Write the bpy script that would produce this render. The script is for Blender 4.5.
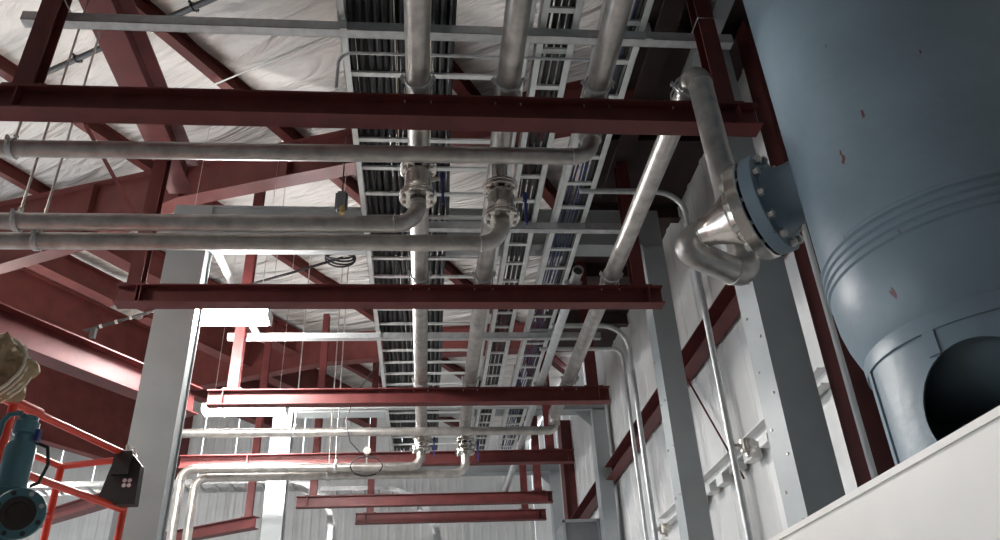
import bpy, bmesh, math, random
from mathutils import Vector, Matrix
random.seed(7)
PI = math.pi
for o in list(bpy.data.objects): bpy.data.objects.remove(o)
S = bpy.context.scene
COL = S.collection

# ------------------------------------------------------------------ camera
cam = bpy.data.cameras.new('camera'); camo = bpy.data.objects.new('camera', cam); COL.objects.link(camo)
YAW, PITCH, ROLL, FPX = 0.106877, 0.53145, -0.0492163, 791.0
cam.sensor_width = 36.0; cam.lens = 36.0*FPX/1000.0; cam.clip_end = 200
f_ = Vector((math.sin(YAW)*math.cos(PITCH), math.cos(YAW)*math.cos(PITCH), math.sin(PITCH)))
r0 = Vector((math.cos(YAW), -math.sin(YAW), 0)); u0 = r0.cross(f_)
r_ = math.cos(ROLL)*r0+math.sin(ROLL)*u0; u_ = -math.sin(ROLL)*r0+math.cos(ROLL)*u0
M = Matrix.Identity(4)
for i in range(3):
    M[i][0] = r_[i]; M[i][1] = u_[i]; M[i][2] = -f_[i]
M[2][3] = 1.6
camo.matrix_world = M
S.camera = camo

# ------------------------------------------------------------------ world and exposure
W = bpy.data.worlds.new('world'); S.world = W; W.use_nodes = True
W.node_tree.nodes['Background'].inputs[0].default_value = (0.86, 0.93, 1.0, 1)
W.node_tree.nodes['Background'].inputs[1].default_value = 2.9      # overcast daylight through the opening shaped for it on the left
S.view_settings.view_transform = 'Standard'; S.view_settings.look = 'None'
S.view_settings.gamma = 1.0; S.view_settings.use_curve_mapping = False
S.view_settings.exposure = 0.45
LAMP, LAMP2 = 300.0, 110.0       # emission strength of the linear LED fixtures

# ------------------------------------------------------------------ materials
def mat(name, col, rough=0.5, metal=0.0, var=0.15, scale=6.0, bump=0.0, bscale=40.0, stretch=None, spec=0.5):
    m = bpy.data.materials.new(name); m.use_nodes = True
    nt = m.node_tree; b = nt.nodes['Principled BSDF']
    b.inputs['Roughness'].default_value = rough; b.inputs['Metallic'].default_value = metal
    b.inputs['Specular IOR Level'].default_value = spec
    tc = nt.nodes.new('ShaderNodeTexCoord'); src = tc.outputs['Object']
    if stretch:
        mp = nt.nodes.new('ShaderNodeMapping'); mp.inputs['Scale'].default_value = stretch
        nt.links.new(src, mp.inputs[0]); src = mp.outputs[0]
    n = nt.nodes.new('ShaderNodeTexNoise'); n.inputs['Scale'].default_value = scale; n.inputs['Detail'].default_value = 6
    nt.links.new(src, n.inputs['Vector'])
    r = nt.nodes.new('ShaderNodeValToRGB')
    r.color_ramp.elements[0].position = 0.3; r.color_ramp.elements[1].position = 0.7
    r.color_ramp.elements[0].color = tuple(c*(1-var) for c in col)+(1,)
    r.color_ramp.elements[1].color = tuple(min(1, c*(1+var)) for c in col)+(1,)
    nt.links.new(n.outputs['Fac'], r.inputs[0]); nt.links.new(r.outputs[0], b.inputs['Base Color'])
    if bump:
        n2 = nt.nodes.new('ShaderNodeTexNoise'); n2.inputs['Scale'].default_value = bscale; n2.inputs['Detail'].default_value = 4
        nt.links.new(src, n2.inputs['Vector'])
        bp = nt.nodes.new('ShaderNodeBump'); bp.inputs['Strength'].default_value = bump; bp.inputs['Distance'].default_value = 0.05
        nt.links.new(n2.outputs['Fac'], bp.inputs['Height']); nt.links.new(bp.outputs[0], b.inputs['Normal'])
    m['ramp'] = r.name
    return m
def emit(name, col, s):
    m = bpy.data.materials.new(name); m.use_nodes = True; b = m.node_tree.nodes['Principled BSDF']
    b.inputs['Base Color'].default_value = col+(1,); b.inputs['Emission Color'].default_value = col+(1,); b.inputs['Emission Strength'].default_value = s
    return m
RED = mat('red_primer', (0.108, 0.024, 0.023), 0.5, var=0.22, scale=5, spec=0.3)
REDROOF = mat('red_primer_roof', (0.115, 0.029, 0.025), 0.55, var=0.2, scale=3, spec=0.3)
RED_SHADED = mat('shaded_red_primer', (0.035, 0.018, 0.016), 0.7, var=0.25, scale=4)  # red steel with the shade of the upper right put into its colour
STEEL = mat('stainless_pipe', (0.42, 0.40, 0.375), 0.36, 0.75, var=0.25, scale=9, bump=0.05, bscale=60)
POLISH = mat('polished_steel', (0.62, 0.59, 0.55), 0.22, 1.0, var=0.1, scale=12, bump=0.03, bscale=50)
GALV = mat('galvanised', (0.50, 0.515, 0.52), 0.42, 0.55, var=0.14, scale=14)
ALU = mat('tray_aluminium', (0.66, 0.69, 0.68), 0.42, 0.45, var=0.1, scale=8)
GREY = mat('grey_paint', (0.31, 0.335, 0.34), 0.45, var=0.06, scale=3)
WHITE = mat('white_panel', (0.62, 0.62, 0.61), 0.55, var=0.07, scale=2)
FABRIC = mat('roof_insulation', (0.60, 0.565, 0.53), 0.7, var=0.08, scale=1.2)
DARK = mat('black_rubber', (0.022, 0.023, 0.026), 0.5, var=0.3, scale=8)
BLACKP = mat('black_paint', (0.018, 0.017, 0.018), 0.45, var=0.2)
BLUEC = mat('blue_cable', (0.03, 0.05, 0.14), 0.45, var=0.2)
BLUEH = mat('blue_handle', (0.02, 0.035, 0.16), 0.4, var=0.1)
TEAL = mat('teal_enamel', (0.06, 0.15, 0.18), 0.3, var=0.15, scale=10)
TAN = mat('tan_canvas', (0.25, 0.18, 0.10), 0.85, var=0.25, scale=6, bump=0.5, bscale=14)
ROPE = mat('pale_rope', (0.62, 0.56, 0.45), 0.8, var=0.15)
ORANGE = mat('orange_red_enamel', (0.55, 0.045, 0.02), 0.35, var=0.12)
CREAM = mat('cream_enamel', (0.74, 0.715, 0.67), 0.4, var=0.05, scale=3)
WALLG = mat('grey_wall', (0.22, 0.22, 0.22), 0.7, var=0.08)
CONC = mat('concrete', (0.30, 0.29, 0.28), 0.8, var=0.15, scale=2)
ZINC = mat('zinc_bolt', (0.6, 0.58, 0.54), 0.3, 0.85, var=0.1, scale=20)
RUST_SHADE = mat('rust_and_bore_shade', (0.03, 0.022, 0.018), 0.7, var=0.3)  # rust brown; also stands for the shade inside bores and bolt holes
PLASTIC = mat('grey_plastic', (0.16, 0.17, 0.18), 0.4, var=0.1)
BRASS = mat('brass', (0.55, 0.38, 0.14), 0.35, 0.8, var=0.1)
PETAL = mat('white_print', (0.75, 0.62, 0.62), 0.6, var=0.05)
LEDM = emit('led_diffuser', (1.0, 0.98, 0.96), LAMP); LEDM2 = emit('led_diffuser_warm', (1.0, 0.94, 0.85), LAMP2)

# wrinkled roof blanket: long creases at an angle to the purlins
def wrinkle(m, strength=0.8):
    nt = m.node_tree; b = nt.nodes['Principled BSDF']; tc = nt.nodes.new('ShaderNodeTexCoord')
    mp = nt.nodes.new('ShaderNodeMapping'); mp.vector_type = 'TEXTURE'; mp.inputs['Rotation'].default_value = (0, 0, math.radians(140)); mp.inputs['Scale'].default_value = (2.2, 0.36, 1)
    nt.links.new(tc.outputs['Object'], mp.inputs[0])
    n = nt.nodes.new('ShaderNodeTexNoise'); n.inputs['Scale'].default_value = 1.1; n.inputs['Detail'].default_value = 4; n.inputs['Distortion'].default_value = 0.8
    nt.links.new(mp.outputs[0], n.inputs['Vector'])
    bp = nt.nodes.new('ShaderNodeBump'); bp.inputs['Strength'].default_value = strength; bp.inputs['Distance'].default_value = 0.35
    nt.links.new(n.outputs['Fac'], bp.inputs['Height']); nt.links.new(bp.outputs[0], b.inputs['Normal'])
wrinkle(FABRIC)
# tank enamel with chipped primer specks
TANK = mat('blue_grey_enamel', (0.17, 0.228, 0.268), 0.42, var=0.12, scale=2.5, bump=0.06, bscale=18)
def chips(m):
    nt = m.node_tree; b = nt.nodes['Principled BSDF']; r = nt.nodes[m['ramp']]
    tc = nt.nodes.new('ShaderNodeTexCoord'); mp = nt.nodes.new('ShaderNodeMapping'); mp.inputs['Scale'].default_value = (1, 1, 0.45)
    nt.links.new(tc.outputs['Object'], mp.inputs[0])
    n = nt.nodes.new('ShaderNodeTexNoise'); n.inputs['Scale'].default_value = 9; n.inputs['Detail'].default_value = 5
    nt.links.new(mp.outputs[0], n.inputs['Vector'])
    c = nt.nodes.new('ShaderNodeValToRGB'); c.color_ramp.elements[0].position = 0.70; c.color_ramp.elements[1].position = 0.715
    nt.links.new(n.outputs['Fac'], c.inputs[0])
    mx = nt.nodes.new('ShaderNodeMix'); mx.data_type = 'RGBA'; mx.inputs['B'].default_value = (0.12, 0.03, 0.025, 1)
    nt.links.new(c.outputs[0], mx.inputs['Factor']); nt.links.new(r.outputs[0], mx.inputs['A']); nt.links.new(mx.outputs['Result'], b.inputs['Base Color'])
chips(TANK)

# ------------------------------------------------------------------ mesh helpers
def V(*a): return Vector(a[0] if len(a) == 1 else a)
def link(o, parent=None):
    COL.objects.link(o)
    if parent is not None: o.parent = parent
    return o
def mesh(name, vs, fs, m, parent=None, smooth=False, origin=None):
    me = bpy.data.meshes.new(name)
    o = V(origin) if origin is not None else Vector((0, 0, 0))
    me.from_pydata([tuple(V(v)-o) for v in vs], [], fs)
    bm = bmesh.new(); bm.from_mesh(me); bmesh.ops.recalc_face_normals(bm, faces=bm.faces); bm.to_mesh(me); bm.free()
    me.materials.append(m)
    if smooth:
        for p in me.polygons: p.use_smooth = True
        me.set_sharp_from_angle(angle=math.radians(38))
    ob = bpy.data.objects.new(name, me); ob.location = o
    return link(ob, parent)
def tag(o, label, cat, group=None, kind=None):
    o['label'] = label
    if cat: o['category'] = cat
    if group: o['group'] = group
    if kind: o['kind'] = kind
    return o
def thing(name, label, cat, group=None, kind=None):
    o = link(bpy.data.objects.new(name, None)); o.empty_display_size = 0.1
    return tag(o, label, cat, group, kind)
TRIM = [0]
def trim():
    TRIM[0] += 1; return 'trim_%d' % TRIM[0]
def struct(o, label=None):
    o['kind'] = 'structure'
    if label: o['label'] = label
    return o
def frame(d, up):
    d = d.normalized(); s = d.cross(up)
    if s.length < 1e-6: s = d.cross(Vector((0, 1, 0)))
    s.normalize(); return s, s.cross(d).normalized()
def prism(prof, p0, p1, up=(0, 0, 1)):
    """extrude a 2-D profile (side, up) from p0 to p1"""
    p0, p1 = V(p0), V(p1); s, u = frame(p1-p0, V(up)); n = len(prof)
    vs = [p0+s*a+u*b for a, b in prof]+[p1+s*a+u*b for a, b in prof]
    fs = [(i, (i+1) % n, n+(i+1) % n, n+i) for i in range(n)]+[tuple(range(n))[::-1], tuple(range(n, 2*n))]
    return vs, fs
def join(*parts):
    vs, fs = [], []
    for v, f in parts:
        k = len(vs); vs += list(v); fs += [tuple(i+k for i in q) for q in f]
    return vs, fs
def rect(w, h, a=0.0, b=0.0): return [(a-w/2, b), (a+w/2, b), (a+w/2, b+h), (a-w/2, b+h)]
def box(x0, x1, y0, y1, z0, z1):
    vs = [(x, y, z) for z in (z0, z1) for y in (y0, y1) for x in (x0, x1)]
    return vs, [(0, 2, 3, 1), (4, 5, 7, 6), (0, 1, 5, 4), (2, 6, 7, 3), (0, 4, 6, 2), (1, 3, 7, 5)]
def sweep(pts, R, n=14, caps=True):
    pts = [V(p) for p in pts]; vs, fs = [], []
    t = (pts[1]-pts[0]).normalized(); s, u = frame(t, Vector((0, 0, 1)) if abs(t.z) < 0.9 else Vector((0, 1, 0)))
    for i, p in enumerate(pts):
        if i == 0: d = pts[1]-pts[0]
        elif i == len(pts)-1: d = pts[-1]-pts[-2]
        else: d = (pts[i+1]-p).normalized()+(p-pts[i-1]).normalized()
        d.normalize(); s = (s-d*s.dot(d)).normalized(); u = d.cross(s)
        rr = R[i] if isinstance(R, (list, tuple)) else R
        for k in range(n):
            a = 2*PI*k/n; vs.append(p+s*math.cos(a)*rr+u*math.sin(a)*rr)
    for i in range(len(pts)-1):
        for k in range(n):
            a, b = i*n+k, i*n+(k+1) % n; fs.append((a, b, b+n, a+n))
    if caps: fs += [tuple(range(n))[::-1], tuple(range(len(vs)-n, len(vs)))]
    return vs, fs
def lathe(prof, org, ax=(0, 0, 1), n=32, closed=False):
    """profile of (radius, height) about an axis"""
    org, ax = V(org), V(ax).normalized(); s, u = frame(ax, Vector((0, 0, 1)) if abs(ax.z) < 0.9 else Vector((0, 1, 0)))
    vs, fs = [], []
    for r, h in prof:
        for k in range(n):
            a = 2*PI*k/n; vs.append(org+ax*h+(s*math.cos(a)+u*math.sin(a))*max(r, 1e-4))
    m = len(prof)
    for i in range(m if closed else m-1):
        for k in range(n):
            a, b = i*n+k, i*n+(k+1) % n; j = ((i+1) % m)*n-i*n; fs.append((a, b, b+j, a+j))
    if not closed: fs += [tuple(range(n))[::-1], tuple(range((m-1)*n, m*n))]
    return vs, fs
def hexbolt(name, p, ax, r, h, m, parent): return mesh(name, *lathe([(r, 0), (r, h)], p, ax, 6), m, parent, origin=p)
def pieces(pts, fil):
    """split a polyline into straight sections and rounded elbows"""
    pts = [V(p) for p in pts]; out = []; cur = pts[0]
    for i in range(1, len(pts)-1):
        p = pts[i]; a = (pts[i-1]-p).normalized(); b = (pts[i+1]-p).normalized()
        ang = a.angle(b); r = fil[i-1] if isinstance(fil, (list, tuple)) else fil
        L = min(r/math.tan(ang/2), (pts[i-1]-p).length*0.98, (pts[i+1]-p).length*0.49 if i < len(pts)-2 else (pts[i+1]-p).length*0.98)
        r = L*math.tan(ang/2); q0, q1 = p+a*L, p+b*L
        c = p+(a+b).normalized()*(r/math.sin(ang/2)); e0, e1 = q0-c, q1-c; tot = e0.angle(e1); arc = []
        for k in range(9):
            t = k/8; arc.append(c+(e0*math.sin((1-t)*tot)+e1*math.sin(t*tot))/math.sin(tot))
        if (q0-cur).length > 1e-3: out.append(('pipe_section', [cur, q0]))
        out.append(('elbow', arc)); cur = q1
    out.append(('pipe_section', [cur, pts[-1]])); return out
def pipe(name, pts, R, fil, m, label, cat='pipe', group=None, weld=True, n=18):
    t = thing(name, label, cat, group)
    for kind, q in pieces(pts, fil):
        mesh(kind, *sweep(q, R, n), m, t, True)
        if weld and kind == 'elbow':
            for e, g in ((q[0], q[1]), (q[-1], q[-2])):
                mesh('weld_bead', *lathe([(R, -0.006), (R+0.004, -0.003), (R+0.004, 0.003), (R, 0.006)], e, g-e, n), m, t, True)
    return t
def clamp(t, p, ax, R, m=GALV, w=0.03, name='clamp', ear=True):
    """split band clamp around a pipe, with two ears and their bolts"""
    p, ax = V(p), V(ax).normalized()
    vs, fs = lathe([(R+0.001, -w/2), (R+0.012, -w/2), (R+0.012, w/2), (R+0.001, w/2)], p, ax, 18, True)
    c = mesh(name, vs, fs, m, t, True)
    if ear:
        s, u = frame(ax, Vector((0, 0, 1)))
        for k in (-1, 1):
            q = p+s*k*(R+0.022); e = mesh('ear', *prism(rect(0.035, w), q-ax*0.008, q+ax*0.008, u), m, c)
            mesh('bolt', *sweep([q-u*0.035, q+u*0.045], 0.007, 6), ZINC, c)
    return t
def ubolt(t, x, y, z, R):
    """U-bolt holding a pipe down on a beam, plus its saddle"""
    pts = [(x-R-0.008, y, z-R-0.03)]+[(x+(R+0.008)*math.cos(PI-a*PI/10), y, z+(R+0.008)*math.sin(PI-a*PI/10)) for a in range(11)]+[(x+R+0.008, y, z-R-0.03)]
    mesh('u_bolt', *sweep(pts, 0.007, 8), ZINC, t, True)
    for k in (-1, 1): hexbolt('nut', (x+k*(R+0.008), y, z-R-0.002), (0, 0, 1), 0.016, 0.014, ZINC, t)
def ibeam(name, p0, p1, w, h, label, cat='steel beam', m=None, group=None, tf=0.014, tw=0.01, up=(0, 0, 1), kind=None):
    """I-section whose underside runs from p0 to p1"""
    t = thing(name, label, cat, group, kind); m = m or RED
    if kind == 'structure': del t['category']
    mesh('bottom_flange', *prism(rect(w, tf), p0, p1, up), m, t)
    mesh('web', *prism(rect(tw, h-2*tf, 0, tf), p0, p1, up), m, t)
    mesh('top_flange', *prism(rect(w, tf, 0, h-tf), p0, p1, up), m, t)
    return t
def stiff(t, x, y, z0, h, w=0.15):
    mesh('stiffener', *box(x-0.006, x+0.006, y-w/2+0.004, y+w/2-0.004, z0+0.014, z0+h-0.014), RED, t)

# ------------------------------------------------------------------ setting
RA = math.radians(32); TS = math.tan(math.radians(12)); Z0 = 7.5
RU = Vector((-math.cos(RA), math.sin(RA), 0)); RV = Vector((math.sin(RA), math.cos(RA), 0))
def roofz(x, y): return Z0+TS*(RU.x*x+RU.y*y)
def roofp(u, v, off=0.0):
    p = RU*u+RV*v; return Vector((p.x, p.y, Z0+TS*u-off))
XW, YF, XL, YB = 3.25, 24.0, -13.0, -5.0
vs, fs = [], []
NX, NY = 130, 150
for j in range(NY+1):
    for i in range(NX+1):
        x = XL+(XW-XL)*i/NX; y = YB+(YF+0.3-YB)*j/NY; u = RU.x*x+RU.y*y
        ph = (u-0.5)/2.75; sag = 0.07*math.sin(PI*(ph-math.floor(ph)))
        vs.append((x, y, roofz(x, y)-sag+0.012*math.sin(3.1*x+1.7*y+2*math.sin(y))))
for j in range(NY):
    for i in range(NX):
        a = j*(NX+1)+i; fs.append((a, a+1, a+NX+2, a+NX+1))
struct(mesh('ceiling', vs, fs, FABRIC, None, True), 'sagging white insulation blanket under the roof')
struct(mesh('floor', *box(XL, XW, YB, YF, -0.15, 0), CONC), 'grey concrete floor')

def ribbed(a, b, z0, z1a, z1b, n=3, d=0.035):
    """one profiled wall sheet between plan points a and b; ribs face the room (left normal)"""
    a, b = V(a[0], a[1], 0), V(b[0], b[1], 0); t = (b-a).normalized(); nrm = Vector((-t.y, t.x, 0)); L = (b-a).length
    prof = [(0, 0)]
    for k in range(n):
        c = (k+0.5)*L/n; prof += [(c-0.055, 0), (c-0.03, d), (c+0.03, d), (c+0.055, 0)]
    prof.append((L, 0)); vs, fs = [], []
    for s, o in prof:
        p = a+t*s+nrm*o; vs += [(p.x, p.y, z0), (p.x, p.y, z1a+(z1b-z1a)*s/L)]
    for k in range(len(prof)-1): fs.append((2*k, 2*k+2, 2*k+3, 2*k+1))
    return vs, fs
wr = struct(mesh('wall_right', *box(XW+0.02, XW+0.16, YB, YF, 0, 7.6), WHITE), 'white profiled metal side wall behind the tank')
for k in range(21):
    y0 = 3.0+k; mesh('wall_panel', *ribbed((XW, y0), (XW, y0+0.985), 0.02, roofz(XW, y0)-0.05, roofz(XW, y0)-0.05, 2, 0.014), WHITE, wr)
wf = struct(mesh('wall_far', *box(XL, XW, YF+0.02, YF+0.16, 0, 8.5), WHITE), 'pale profiled end wall at the far end')
for k in range(16):
    x0 = XW-k
    mesh('wall_panel', *ribbed((x0-0.01, YF), (x0-0.985, YF), 0.02, roofz(x0, YF)-0.05, roofz(x0-0.985, YF)-0.05, 4, 0.012), WHITE, wf)
wl = struct(mesh('wall_left_blocker', *box(XL-0.2, XL, YB, 0.5, 0, 10.4), WALLG), 'unseen grey side wall on the left, shaped to let daylight in low')
mesh('light_opening_header', *box(XL-0.2, XL, 0.5, YF, 5.2, 13.2), WALLG, wl); mesh('light_opening_jamb', *box(XL-0.2, XL, 22.5, YF, 0, 5.2), WALLG, wl)  # unseen opening, shaped so daylight enters low from the left
struct(mesh('wall_back_blocker', *box(XL, XW, YB-0.2, YB, 0, 10.3), WALLG), 'unseen wall added behind the viewer to block light')  # put here to keep light off the near beam faces
struct(mesh('ceiling_deck', *box(1.95, XW, 1.0, 12.5, 7.42, 7.46), RED_SHADED), 'shade-darkened red deck over the right side aisle')
for y in (2.2, 3.7, 5.2, 6.7, 8.2, 9.7, 11.2): ibeam(trim(), (1.9, y, 7.20), (XW-0.02, y, 7.20), 0.12, 0.22, 'shade-darkened red joist under the deck over the right aisle', m=RED_SHADED, kind='structure')

# girts on the right wall
def girt(z, h, y0, y1, m, label, d=0.18):
    g = struct(mesh(trim(), *join(prism(rect(0.012, h), (XW-0.05, y0, z), (XW-0.05, y1, z)), prism(rect(d, 0.012), (XW-0.05-d/2, y0, z), (XW-0.05-d/2, y1, z)),
        prism(rect(d, 0.012, 0, h), (XW-0.05-d/2, y0, z), (XW-0.05-d/2, y1, z))), m), label); return g
girt(5.22, 0.22, 5.5, 19.9, RED, 'dark red girt running along the right wall')
g2 = girt(3.88, 0.13, 5.6, 10.6, WHITE, 'white low girt along the right wall', 0.1)
for k in range(6):
    y = 6.75+k*0.42; mesh('bracket', *box(XW-0.16, XW-0.05, y, y+0.2, 3.80-0.02*(k % 2), 3.878), WHITE, g2)
# roof purlins and frames
def clipline(u):
    v0, v1 = -40.0, 60.0; b = RU*u
    for c, d, lo, hi in ((b.x, RV.x, XL, XW-0.1), (b.y, RV.y, YB, YF-0.1)):
        a0, a1 = (lo-c)/d, (hi-c)/d; v0 = max(v0, min(a0, a1)); v1 = min(v1, max(a0, a1))
    return v0, v1
for k in range(-1, 9):
    u = 0.5+2.75*k; v0, v1 = clipline(u)
    if v1-v0 < 1: continue
    b = ibeam(trim(), roofp(u, v0, 0.24), roofp(u, v1, 0.24), 0.13, 0.23, 'dark red roof purlin under the white blanket', m=REDROOF, kind='structure')
def taper(name, v, us, offs, w, label):
    """rigid-frame rafter: flat top just under the purlins, bottom flange following offs"""
    t = thing(name, label, None, None, 'structure')
    up = Vector((0, 0, 1)); top = [roofp(u, v, 0.245) for u in us]; bot = [roofp(u, v, o) for u, o in zip(us, offs)]
    def ribbon(pts, w, th):
        vs, fs = [], []
        for p in pts:
            for a in (-1, 1):
                for b in (0, 1): vs.append(p+RV*a*w/2+up*b*th)
        for i in range(len(pts)-1):
            a = i*4
            for q in ((0, 1, 5, 4), (2, 6, 7, 3), (0, 4, 6, 2), (1, 3, 7, 5)): fs.append(tuple(a+c for c in q))
        fs += [(0, 2, 3, 1), tuple(len(vs)-4+c for c in (0, 1, 3, 2))]; return vs, fs
    mesh('top_flange', *ribbon([p-up*0.016 for p in top], w, 0.016), REDROOF, t); mesh('bottom_flange', *ribbon(bot, w, 0.016), REDROOF, t)
    vs, fs = [], []
    for p, q in zip(top, bot):
        for a in (-1, 1): vs += [p+RV*a*0.006-up*0.016, q+RV*a*0.006+up*0.016]
    for i in range(len(us)-1):
        a = i*4
        for q in ((0, 1, 5, 4), (2, 6, 7, 3), (0, 4, 6, 2), (1, 3, 7, 5)): fs.append(tuple(a+c for c in q))
    fs += [(0, 2, 3, 1), tuple(len(vs)-4+c for c in (0, 1, 3, 2))]
    mesh('web', vs, fs, REDROOF, t)
    for i, u in enumerate(us[1:-1]):
        p, q = roofp(u, v, 0.27), roofp(u, v, offs[i+1])
        mesh('stiffener', *prism(rect(0.012, w*0.9, 0, -w*0.45), q, p, RV), REDROOF, t)
    return t
taper(trim(), 6.25, [1.2, 4, 6, 8, 10, 13.5, 15], [0.8, 0.8, 0.82, 0.86, 1.35, 1.75, 1.85], 0.24, 'deep red tapered roof rafter above the upper pipes')
taper(trim(), 12.6, [4.6, 8, 10.5, 13, 16], [0.8, 0.85, 0.95, 1.3, 1.7], 0.24, 'far deep red tapered roof rafter')
for u, v0, v1, o0, o1 in ((11.2, 6.7, 12.4, 0.25, 0.8), (12.8, 9.6, 17.5, 0.2, 1.0), (13.5, 6.7, 9.4, 0.22, 0.72), (15.6, 3.0, 17.5, 0.12, 1.35), (18.6, 2.0, 16.4, 1.0, 3.1)):
    ibeam(trim(), roofp(u, v0, o1), roofp(u, v1, o1), 0.3, o1-o0, 'deep dark red girder under the roof at the far left', m=REDROOF, kind='structure')
taper(trim(), 0.2, [-2, 2, 6, 8, 10, 13], [0.7, 0.8, 0.82, 0.9, 1.35, 1.7], 0.24, 'near deep red tapered roof rafter')

# ------------------------------------------------------------------ red rack: beams, hanger posts, struts
ZB, HB, WB = 5.3, 0.2, 0.15
beams = {}
BEAMS = [(1, 4.25, -4.6, 2.40, 'long dark red beam nearest the viewer spanning the upper frame'),
         (2, 6.96, -2.97, 2.40, 'dark red beam just above the glowing lamp'),
         (3, 9.65, -2.74, 2.40, 'red beam between the glowing lamp and the lower white pipes'),
         (4, 12.28, -3.75, 2.36, 'red beam behind the lower pair of flanged valves'),
         (5, 14.77, -2.34, 2.36, 'upper of the two short red beams low in the background'),
         (6, 16.12, -1.38, 2.42, 'lowest short red beam in front of the far wall')]
for n, y, x0, x1, lab in BEAMS:
    b = beams[n] = ibeam('rack_beam', (x0, y, ZB), (x1, y, ZB), WB, HB, lab)
    for x in (-2.8, 2.2):
        if x0 < x-0.1 < x1: stiff(b, x+0.06, y, ZB, HB)
    if n in (2, 3, 5, 6): stiff(b, x0+0.19, y, ZB, HB)
def post(x, y, z0, z1, label, w=0.13):
    t = thing('hanger_post', label, 'post', 'red posts hanging the pipe rack')
    mesh('flange', *box(x-w/2, x+w/2, y-w/2, y-w/2+0.01, z0+0.012, z1), RED, t)
    mesh('flange', *box(x-w/2, x+w/2, y+w/2-0.01, y+w/2, z0+0.012, z1), RED, t)
    mesh('web', *box(x-0.005, x+0.005, y-w/2+0.01, y+w/2-0.01, z0+0.012, z1), RED, t)
    mesh('base_plate', *box(x-w/2-0.06, x+w/2+0.06, y-WB/2, y+WB/2, z0, z0+0.012), RED, t)
    for k in (-1, 1):
        for j in (-0.045, 0.045): hexbolt('bolt', (x+k*(w/2+0.035), y+j, z0+0.012), (0, 0, 1), 0.014, 0.014, ZINC, t)
    return t
def zr(x, y): return roofz(x, y)-0.3
post(-2.72, 4.25, 5.5, 7.10, 'red post rising from the left of the nearest beam')
post(-2.82, 6.96, 5.5, 7.10, 'red post with bolted plate beside the left grey column')
post(-2.44, 9.65, 5.5, zr(-2.44, 9.65), 'red post lit by the glowing lamp')
post(2.17, 4.25, 5.5, 7.10, 'dark red post behind the upright steel pipe elbow')
post(2.17, 6.96, 5.5, 7.10, 'dark red post at the right end of the beam above the lamp')
post(2.19, 9.65, 5.5, zr(2.19, 9.65), 'red post at the right end of the third beam')
for x, y, lab in ((1.98, 12.28, 'red post beside the elbow of the lower white pipe'), (-2.05, 14.77, 'red post on the left end of the upper short beam'),
                  (2.1, 14.77, 'red post on the right end of the upper short beam'), (-1.1, 16.12, 'red post on the left end of the lowest short beam'), (2.0, 16.12, 'red post on the right end of the lowest short beam')):
    post(x, y, 5.5, zr(x, y), lab)
# drop posts below the third and fourth beam ends
ibeam('runway_beam', (-2.81, 1.2, 7.10), (-2.81, 7.62, 7.10), 0.27, 0.42, 'wide red beam running away overhead at the upper left', tf=0.018, tw=0.014)
ibeam('runway_beam', (2.17, 1.2, 7.10), (2.17, 7.62, 7.10), 0.20, 0.30, 'shade-darkened red beam running away overhead at the upper right', m=RED_SHADED, tf=0.018, tw=0.014)  # twin of the red runway beam, coloured darker as if shaded
ibeam('diagonal_beam', (-5.45, 5.2, 5.08), (-2.83, 9.40, 5.08), 0.24, 0.34, 'red beam running diagonally to the left end of the third beam')
ibeam('diagonal_beam', (-7.6, 15.5, 5.1), (-4.2, 12.75, 5.1), 0.2, 0.22, 'red beam low behind the orange lift railing')
ibeam('diagonal_beam', (-5.2, 16.65, 5.1), (-3.15, 15.38, 5.1), 0.2, 0.22, 'short red beam low between the two bright columns')
post(-3.32, 15.5, 5.32, zr(-3.3, 15.5), 'red post on the short low red beam left of the bright column')
def strut(y, x0, x1, z0, label):
    t = thing('strut_channel', label, 'strut', 'galvanised struts carrying the cable trays')
    w, h = 0.082, 0.085
    mesh('channel', *join(box(x0, x1, y-w/2, y-w/2+0.004, z0, z0+h), box(x0, x1, y+w/2-0.004, y+w/2, z0, z0+h), box(x0, x1, y-w/2, y+w/2, z0, z0+0.004)), GALV, t)
    for x in (-0.64, 1.73): mesh('tray_clip', *join(box(x-0.025, x+0.025, y-0.06, y-0.045, z0-0.01, z0+0.17), box(x-0.025, x+0.025, y-0.06, y+0.05, z0+0.16, z0+0.17)), GALV, t)
    return t
ZS = 6.27
strut(4.36, -2.98, 2.42, ZS, 'galvanised strut crossing the top of the picture')
strut(7.07, -1.75, 2.12, ZS, 'galvanised strut behind the upper pair of flanged valves')
strut(9.76, -2.63, 2.40, ZS, 'galvanised strut right of the glowing lamp')
strut(12.4, -2.4, 2.30, ZS, 'far galvanised strut above the lower white pipes')
def pband(x, y, z, parent_label): pass
us = thing('post_u_strap', 'thin wire strap around the top of the left red post', 'strap')
mesh('wire', *sweep([(-2.79, 4.42, 6.37), (-2.79, 4.175, 6.37), (-2.65, 4.175, 6.37), (-2.65, 4.42, 6.37)], 0.006, 8), ZINC, us)
us = thing('post_u_strap', 'thin wire strap around the right red post beside the pipe elbow', 'strap')
mesh('wire', *sweep([(2.10, 4.42, 6.37), (2.10, 4.175, 6.37), (2.24, 4.175, 6.37), (2.24, 4.42, 6.37)], 0.006, 8), ZINC, us)

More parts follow.
